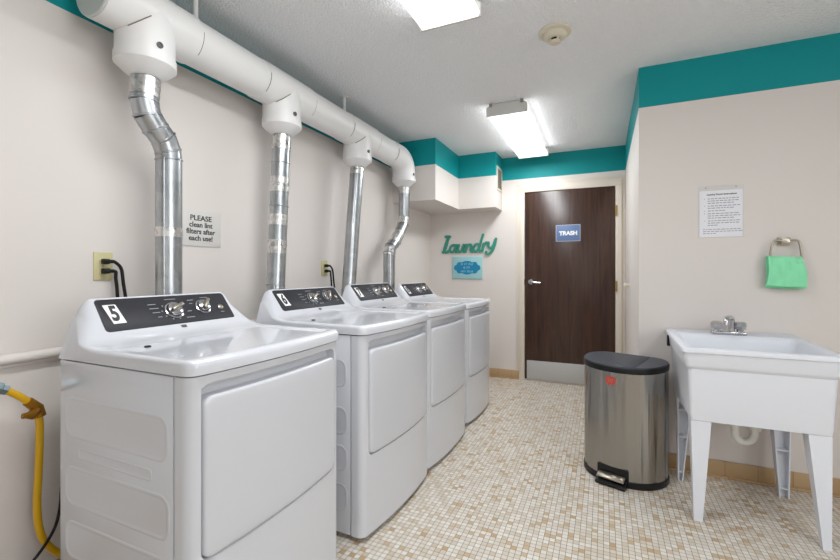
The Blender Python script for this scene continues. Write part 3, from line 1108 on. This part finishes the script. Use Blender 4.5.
# ------------------------------------------------------------------ smoke detector
sd = thing('smoke_detector', 'round cream smoke detector on the ceiling', 'smoke detector', (-0.232, 2.262, ZC))
b = B(); b.lathe([(0.082, 0), (0.082, -0.010), (0.076, -0.014), (0.060, -0.015)], seg=40)
obj('base_ring', b, M_SMOKE, sd)
b = B(); b.lathe([(0.062, -0.012), (0.060, -0.026), (0.050, -0.036), (0.036, -0.040)], seg=40)
obj('body', b, M_SMOKE, sd)
b = B(); b.lathe([(0.026, -0.038), (0.026, -0.054)], seg=30)
obj('sensor_screen', b, M_BLACK, sd)
b = B(); b.lathe([(0.031, -0.052), (0.031, -0.056), (0.020, -0.064)], seg=30)
for k in range(4):
    a = PI/2*k+0.7
    b.box((0.0275*math.cos(a), 0.0275*math.sin(a), -0.046), (0.007, 0.012, 0.018), rot=Matrix.Rotation(a, 3, 'Z'))
obj('sensor_cap', b, M_SMOKE, sd)

# ------------------------------------------------------------------ right wall: notice, towel ring, towel
nt_ = thing('notice_sheet', 'white sheet of printed instructions in a clear holder above the sink', 'notice', (0.614, YS, 1.523))
b = B(); b.box((0, -0.0015, 0), (0.216, 0.003, 0.298), 0.001)
obj('holder', b, M_SIGN, nt_)
b = B(); b.box((0, -0.0035, -0.013), (0.204, 0.001, 0.268))
obj('sheet', b, M_PAPER, nt_, smooth=0)
text_mesh('heading', 'Laundry Room Instructions', 0.0128, M_INK, nt_, ((0.004, -0.0045, 0.098), (1, 0, 0), (0, 0, 1)), 0.0006, offset=0.0004)
b = B()
rnd = random.Random(3)
z = 0.074
for nl in (3, 2, 1, 3, 3):
    b.box((-0.078, -0.0043, z), (0.004, 0.0006, 0.004))
    for q in range(nl):
        x = -0.062
        end = 0.085 if q < nl-1 else -0.062+rnd.uniform(0.03, 0.13)
        while x < end:
            w = rnd.uniform(0.008, 0.02)
            b.box((x+w/2, -0.0043, z), (w, 0.0006, 0.0042))
            x += w+0.004
        z -= 0.0128
    z -= 0.003
z -= 0.008
for q in range(3):
    x = -0.085
    end = 0.09 if q < 2 else -0.03
    while x < end:
        w = rnd.uniform(0.008, 0.02)
        b.box((x+w/2, -0.0043, z), (w, 0.0006, 0.0038))
        x += w+0.004
    z -= 0.0118
obj('printed_lines', b, M_INKG, nt_, smooth=0)
for s in (-1, 1):
    b = B(); b.lathe([(0.004, 0.003), (0.004, 0.006)], (s*0.072, 0, 0.137), (0, -1, 0), 12)
    obj('screw', b, M_SATIN, nt_)

tr = thing('towel_ring', 'satin nickel towel ring on the wall right of the notice', 'towel ring', (0.897, YS, 1.342))
b = B()
b.box((0, -0.006, 0), (0.054, 0.012, 0.046), 0.003)
b.box((0, -0.026, 0.0), (0.044, 0.032, 0.030), 0.004)
obj('mount', b, M_SATIN, tr)
b = B()
yy = -0.040
b.tube(smooth_path([(-0.018, yy, 0.002), (-0.045, yy, 0.002), (-0.058, yy, -0.018), (-0.069, yy, -0.09), (-0.064, yy, -0.150), (-0.056, yy, -0.163), (0, yy, -0.165), (0.054, yy, -0.163), (0.060, yy, -0.150), (0.066, yy, -0.09), (0.056, yy, -0.012), (0.040, yy, 0.003), (0.018, yy, 0.002)], 6), 0.0062, 12)
obj('ring', b, M_SATIN, tr)

# mint towel folded over the lower bar of the ring
zb = 1.352-0.165
def tow(i, j, nu=44, nv=52):
    u = i/(nu-1)*2-1
    v = j/(nv-1)
    Lf, Lb = 0.150, 0.160       # front drop, back drop
    top = 0.085                  # bunched up over the bar
    s = v*(Lf+Lb+0.05)
    hwid = 0.071+0.015*abs(v-0.5)*2
    x = u*hwid
    gather = 0.005*math.sin(u*4+v*9)+0.003*math.sin(u*9-v*14+1)
    if s < Lf:
        z = zb+0.06-(Lf-s)*1.0
        y = -0.052-0.004*math.sin(PI*min(1, s/Lf))-abs(gather)*(0.4+0.6*s/Lf)
    elif s < Lf+0.05:
        a = (s-Lf)/0.05*PI
        z = zb+0.06+0.012*math.sin(a)
        y = -0.040-0.012*math.cos(a)
    else:
        z = zb+0.06-(s-Lf-0.05)
        y = -0.026+0.3*gather
    sag = 0.010*math.cos(u*PI*0.5+0.4)
    return Vector((0.892+x+0.006*math.sin(v*9), YS+y, z-0.004*u-0.012*math.exp(-((u-0.75)/0.12)**2)*math.exp(-((v-0.45)/0.12)**2)-0.3*sag))
b = B()
b.grid(44, 52, tow)
tw = obj('hand_towel', b, M_TOWEL, None, smooth=80)
md = tw.modifiers.new('thick', 'SOLIDIFY'); md.thickness = 0.005; md.offset = 0
tag(tw, 'mint green hand towel hanging over the nickel ring', 'towel')

# ------------------------------------------------------------------ utility sink
sk = thing('utility_sink', 'white plastic laundry tub on four tapered legs against the right wall', 'sink', (0.636, 2.575, 0))
SX0, SX1, SY0, SY1 = 0.337, 0.938, 2.280, 2.868
def rimz(y):
    return 0.820+0.019*(y-SY0)/(SY1-SY0)
def rr_abs(x0, x1, y0, y1, r, zf, n=6):
    cx, cy = (x0+x1)/2, (y0+y1)/2
    return [(cx+px-0.636, cy+py-2.575, zf(cy+py)) for px, py in rrect(x1-x0, y1-y0, r, n)]
b = B()
def outer(ins, zf, r=0.02):
    return rr_abs(SX0+ins, SX1-ins, SY0+ins, SY1-ins*0.3, r, zf)
rg = [
    rr_abs(0.470, 0.810, 2.40, 2.63, 0.05, lambda y: 0.520),
    rr_abs(0.425, 0.855, 2.36, 2.66, 0.05, lambda y: 0.535),
    rr_abs(0.385, 0.890, 2.325, 2.695, 0.03, lambda y: rimz(y)-0.03),
    rr_abs(0.376, 0.899, 2.317, 2.703, 0.03, lambda y: rimz(y)-0.008),
    rr_abs(0.368, 0.907, 2.309, 2.711, 0.03, lambda y: rimz(y)+0.000),
    outer(0.008, lambda y: rimz(y)),
    outer(0.002, lambda y: rimz(y)-0.003),
    outer(0.0, lambda y: rimz(y)-0.010),
    outer(0.001, lambda y: rimz(y)-0.020),
    outer(0.009, lambda y: rimz(y)-0.024),
    outer(0.016, lambda y: rimz(y)-0.082),
    outer(0.019, lambda y: rimz(y)-0.090),
    outer(0.029, lambda y: rimz(y)-0.101),
    outer(0.040, lambda y: 0.50, 0.012),
    outer(0.044, lambda y: 0.474, 0.012),
    outer(0.10, lambda y: 0.470, 0.02),
]
b.rings(rg)
# moulded ridges on the rear ledge
for k in range(11):
    for x0 in (0.385, 0.735):
        x = x0+0.015*k
        b.box((x-0.636, 2.79-2.575, rimz(2.79)+0.0005), (0.006, 0.085, 0.004), 0.0015)
obj('tub', b, M_TUB, sk, smooth=40)
def leg(x0t, x1t, x0b, x1b, yo_t, yo_b, depth_t, depth_b, sgn, zt):
    """channel-section tapered leg: plate on the outer y face, side flanges; sgn = direction towards the inside"""
    b = B()
    th = 0.006
    def ring(x0, x1, y, d, z):
        x0, x1, y = x0-0.636, x1-0.636, y-2.575
        return [(x0, y, z), (x1, y, z), (x1, y+sgn*d, z), (x1-th, y+sgn*d, z), (x1-th, y+sgn*th, z), (x0+th, y+sgn*th, z), (x0+th, y+sgn*d, z), (x0, y+sgn*d, z)]
    b.rings([ring(x0b, x1b, yo_b, depth_b, 0.0), ring(x0t, x1t, yo_t, depth_t, zt)])
    for f in (0.10, 0.52, 0.84):
        z = zt*f
        x0 = x0b+(x0t-x0b)*f; x1 = x1b+(x1t-x1b)*f; y = yo_b+(yo_t-yo_b)*f; d = depth_b+(depth_t-depth_b)*f
        b.box(((x0+x1)/2-0.636, y-2.575+sgn*d*0.45, z), (x1-x0-th, d*0.88, 0.006))
    return obj('leg', b, M_TUB, sk, smooth=0)
leg(0.381, 0.462, 0.391, 0.427, 2.326, 2.322, 0.07, 0.030, 1, 0.472)
leg(0.813, 0.892, 0.851, 0.880, 2.326, 2.298, 0.07, 0.030, 1, 0.472)
leg(0.382, 0.455, 0.384, 0.410, 2.800, 2.766, 0.07, 0.035, -1, 0.472)
leg(0.806, 0.888, 0.838, 0.880, 2.800, 2.768, 0.07, 0.035, -1, 0.472)
# faucet
fx, fy = 0.622, 2.745
fz = rimz(fy)
def SL(x, y, z):
    return (x-0.636, y-2.575, z)
b = B()
b.box(SL(fx, fy, fz+0.009), (0.155, 0.05, 0.020), 0.006, 3)
fc = obj('faucet', b, M_CHROME, sk)
for s in (-1, 1):
    b = B()
    b.lathe([(0.018, 0), (0.016, 0.010), (0.027, 0.014), (0.030, 0.030), (0.029, 0.046), (0.019, 0.053)], SL(fx+s*0.052, fy, fz+0.018), (0, 0, 1), 8)
    obj('faucet_handle', b, M_CHROME, fc, smooth=20)
b = B()
b.tube(smooth_path([SL(fx+0.016, fy, fz+0.015), SL(fx+0.016, fy, fz+0.075), SL(fx+0.010, fy-0.010, fz+0.092), SL(fx-0.016, fy-0.060, fz+0.096), SL(fx-0.030, fy-0.088, fz+0.088), SL(fx-0.033, fy-0.094, fz+0.055)], 6), 0.0125, 14)
b.lathe([(0.0155, 0), (0.0155, 0.030)], SL(fx-0.033, fy-0.094, fz+0.032), (0, 0, 1), 16)
obj('spout', b, M_CHROME, fc)
# drain trap under the tub
b = B()
ty_ = 2.55
tp_ = [SL(0.605, ty_, 0.478), SL(0.605, ty_, 0.37)]+[SL(0.648-0.043*math.cos(a), ty_+0.01*a, 0.365-0.043*math.sin(a)) for a in [PI*k/10 for k in range(11)]]+[SL(0.691, ty_+0.03, 0.385)]
b.tube(tp_, 0.0175, 18)
trp = obj('drain_trap', b, M_TRAP, sk)
b = B()
b.lathe([(0.025, 0), (0.027, 0.004), (0.027, 0.022), (0.022, 0.026)], SL(0.691, ty_+0.03, 0.382), (0.1, 0.1, 1), 20)
obj('slip_nut', b, M_TRAP, trp)
b = B()
b.tube(smooth_path([SL(0.691, ty_+0.03, 0.40), SL(0.694, ty_+0.035, 0.425), SL(0.70, ty_+0.07, 0.445), SL(0.70, ty_+0.14, 0.445), SL(0.70, YS-0.002, 0.44)], 5), 0.016, 16)
obj('drain_arm', b, M_TRAP, trp)
b = B()
b.box(SL(SX0+0.010, 2.80, 0.776), (0.016, 0.03, 0.062), 0.004)
obj('wall_bracket', b, M_BLACK, sk)

# ------------------------------------------------------------------ step bin
tc = thing('trash_can', 'tall stainless steel step bin with a charcoal lid beside the sink', 'trash can', (0.107, 2.700, 0), math.atan2(-0.34, 0.94))
def dshape(g=0.0, n=28):
    hw, yb, yf, ym = 0.226-g, 0.150-g, 0.185-g, 0.03
    pts = []
    e = 2.15
    for k in range(n+1):
        a = PI+PI*k/n
        c, s = math.cos(a), math.sin(a)
        q = (abs(c)**e+abs(s)**e)**(-1/e)
        pts.append((hw*q*c, ym+(yf+ym)*q*s))
    r = 0.10
    for k in range(0, 9):
        a = PI/2*k/8
        pts.append((hw-r+r*math.cos(a), ym+(yb-ym)*math.sin(a)))
    for k in range(0, 9):
        a = PI/2+PI/2*k/8
        pts.append((-hw+r+r*math.cos(a), ym+(yb-ym)*math.sin(a)))
    # drop near-duplicates
    out = []
    for p in pts:
        if not out or math.dist(p, out[-1]) > 1e-3:
            out.append(p)
    if math.dist(out[0], out[-1]) < 1e-3:
        out.pop()
    return out
def lidz(y):
    return 0.655+0.045*(y+0.155)
b = B()
b.rings([[(x, y, 0.036) for x, y in dshape(0.004)]]+[[(x, y, lidz(y)-0.032) for x, y in dshape(0.004)]])
obj('body', b, M_STEEL, tc, smooth=45)
b = B()
b.rings([[(x, y, 0.0) for x, y in dshape(0.004)], [(x, y, 0.004) for x, y in dshape(0.0)], [(x, y, 0.034) for x, y in dshape(0.0)], [(x, y, 0.038) for x, y in dshape(0.004)]])
obj('base_rim', b, M_BLACK, tc, smooth=45)
b = B()
b.rings([[(x, y, lidz(y)-0.034) for x, y in dshape(0.001)], [(x, y, lidz(y)-0.008) for x, y in dshape(-0.001)], [(x, y, lidz(y)-0.004) for x, y in dshape(0.002)]])
obj('lid_rim', b, M_BLACK, tc, smooth=45)
# two lid leaves split front to back
def clip(pts, xs, keep_left):
    out = []
    n = len(pts)
    ins = (lambda p: p[0] <= xs) if keep_left else (lambda p: p[0] >= xs)
    for i in range(n):
        p, q = pts[i], pts[(i+1) % n]
        if ins(p):
            out.append(p)
        if ins(p) != ins(q):
            t_ = (xs-p[0])/(q[0]-p[0])
            out.append((xs, p[1]+t_*(q[1]-p[1])))
    return out
for left, xs in ((True, 0.105), (False, 0.108)):
    o_ = clip(dshape(0.004), xs, left)
    cx_ = sum(p[0] for p in o_)/len(o_)
    cy_ = sum(p[1] for p in o_)/len(o_)
    b = B()
    b.rings([[(x, y, lidz(y)-0.006) for x, y in o_], [(x, y, lidz(y)+0.0) for x, y in o_], [(cx_+(x-cx_)*0.985, cy_+(y-cy_)*0.985, lidz(y)+0.003) for x, y in o_],
             [(cx_+(x-cx_)*0.5, cy_+(y-cy_)*0.5, lidz(cy_+(y-cy_)*0.5)+0.006) for x, y in o_]])
    obj('lid', b, M_LID, tc, smooth=45)
# pedal
b = B()
yf = -0.172
b.box((0, yf-0.004, 0.062), (0.165, 0.014, 0.072), 0.004)
pdl = obj('pedal_surround', b, M_BLACK, tc)
b = B()
b.rings([[(-0.078, yf-0.01, 0.004), (-0.078, yf-0.055, 0.004), (-0.078, yf-0.058, 0.016), (-0.078, yf-0.035, 0.034), (-0.078, yf-0.01, 0.04)],
         [(0.078, yf-0.01, 0.004), (0.078, yf-0.055, 0.004), (0.078, yf-0.058, 0.016), (0.078, yf-0.035, 0.034), (0.078, yf-0.01, 0.04)]])
obj('pedal_shroud', b, M_BLACK, pdl, smooth=30)
b = B()
b.box((0, yf-0.034, 0.052), (0.142, 0.045, 0.010), 0.003, rot=Matrix.Rotation(0.35, 3, 'X'))
obj('pedal_tread', b, M_SATIN, pdl)
# red crest sticker on the curved front
b = B()
def front_y(x):
    best = None
    P = dshape(0.004)
    for i in range(len(P)):
        p, q = P[i], P[(i+1) % len(P)]
        if min(p[0], q[0]) <= x <= max(p[0], q[0]) and p[1] < 0.03 and abs(q[0]-p[0]) > 1e-6:
            y = p[1]+(q[1]-p[1])*(x-p[0])/(q[0]-p[0])
            best = y if best is None else min(best, y)
    return best
heart = [(0.001, -0.016), (-0.008, -0.028), (-0.018, -0.017), (-0.025, 0.0), (-0.027, 0.014), (-0.018, 0.022), (-0.008, 0.024), (0, 0.021), (0.008, 0.024), (0.018, 0.022), (0.027, 0.014), (0.026, -0.006), (0.018, -0.022), (0.010, -0.026)]
ex, ez = -0.012, 0.572
b.rings([[(ex+x, front_y(ex+x)-o, ez+z) for x, z in heart] for o in (0.0003, 0.0015)])
stk = obj('crest_sticker', b, M_RED, tc, smooth=0)
b = B()
for x in (-0.010, 0.0, 0.010):
    b.box((ex+x, front_y(ex+x)-0.0018, ez+0.002), (0.0022, 0.001, 0.024), rot=Matrix.Rotation(x*20, 3, 'Y'))
obj('sticker_print', b, M_SATIN, stk, smooth=0)

# ------------------------------------------------------------------ hose, cord at the far left
gh = thing('gas_hose', 'yellow gas hose hanging on the wall left of the nearest dryer', 'hose', (-1.83, 0.70, 0.80))
def G(x, y, z):
    return (x+1.83, y-0.70, z-0.80)
b = B()
b.tube(smooth_path([G(-1.80, 0.700, 0.786), G(-1.80, 0.730, 0.760), G(-1.80, 0.765, 0.720), G(-1.80, 0.785, 0.67), G(-1.80, 0.787, 0.60), G(-1.80, 0.784, 0.48), G(-1.80, 0.780, 0.38), G(-1.80, 0.785, 0.29), G(-1.80, 0.805, 0.22), G(-1.80, 0.85, 0.155), G(-1.79, 0.93, 0.10), G(-1.76, 1.02, 0.07), G(-1.66, 1.10, 0.07)], 7), 0.0112, 16)
obj('hose', b, M_YELLOW, gh)
b = B()
b.lathe([(0.018, 0), (0.022, 0.004), (0.022, 0.03), (0.017, 0.034), (0.017, 0.05)], G(-1.80, 0.655, 0.812), (0, 0.87, -0.49), 6)
obj('swivel_nut', b, M_NUT, gh)
b = B()
b.tube([G(-1.80, 0.655, 0.812), G(-1.805, 0.60, 0.828), G(-1.84, 0.57, 0.815), G(XL+0.001, 0.56, 0.81)], 0.015, 12)
obj('wall_stub', b, M_NUT, gh)
b = B()
b.tube([G(-1.797, 0.753, 0.735), G(-1.797, 0.780, 0.705), G(-1.797, 0.788, 0.675)], [0.0155, 0.018, 0.0165], 14)
b.tube([G(-1.785, 0.772, 0.70), G(-1.77, 0.752, 0.693), G(-1.765, 0.735, 0.697)], [0.014, 0.016, 0.009], 12)
b.lathe([(0.009, 0), (0.009, 0.012)], G(-1.765, 0.737, 0.697), (0, -1, 0.1), 10)
obj('valve_tag', b, M_BRASS, gh)
b = B()
b.tube(smooth_path([(-1.76, 0.95, 0.62), (-1.775, 0.88, 0.48), (-1.78, 0.845, 0.415), (-1.78, 0.838, 0.34), (-1.78, 0.825, 0.28), (-1.775, 0.80, 0.24), (-1.77, 0.76, 0.20), (-1.76, 0.70, 0.16), (-1.74, 0.60, 0.08), (-1.70, 0.50, 0.006), (-1.60, 0.30, 0.006)], 6), 0.005, 10)
tag(obj('floor_cord', b, M_BLACK), 'thin black cord crossing the yellow hose beside the nearest dryer', 'cord')
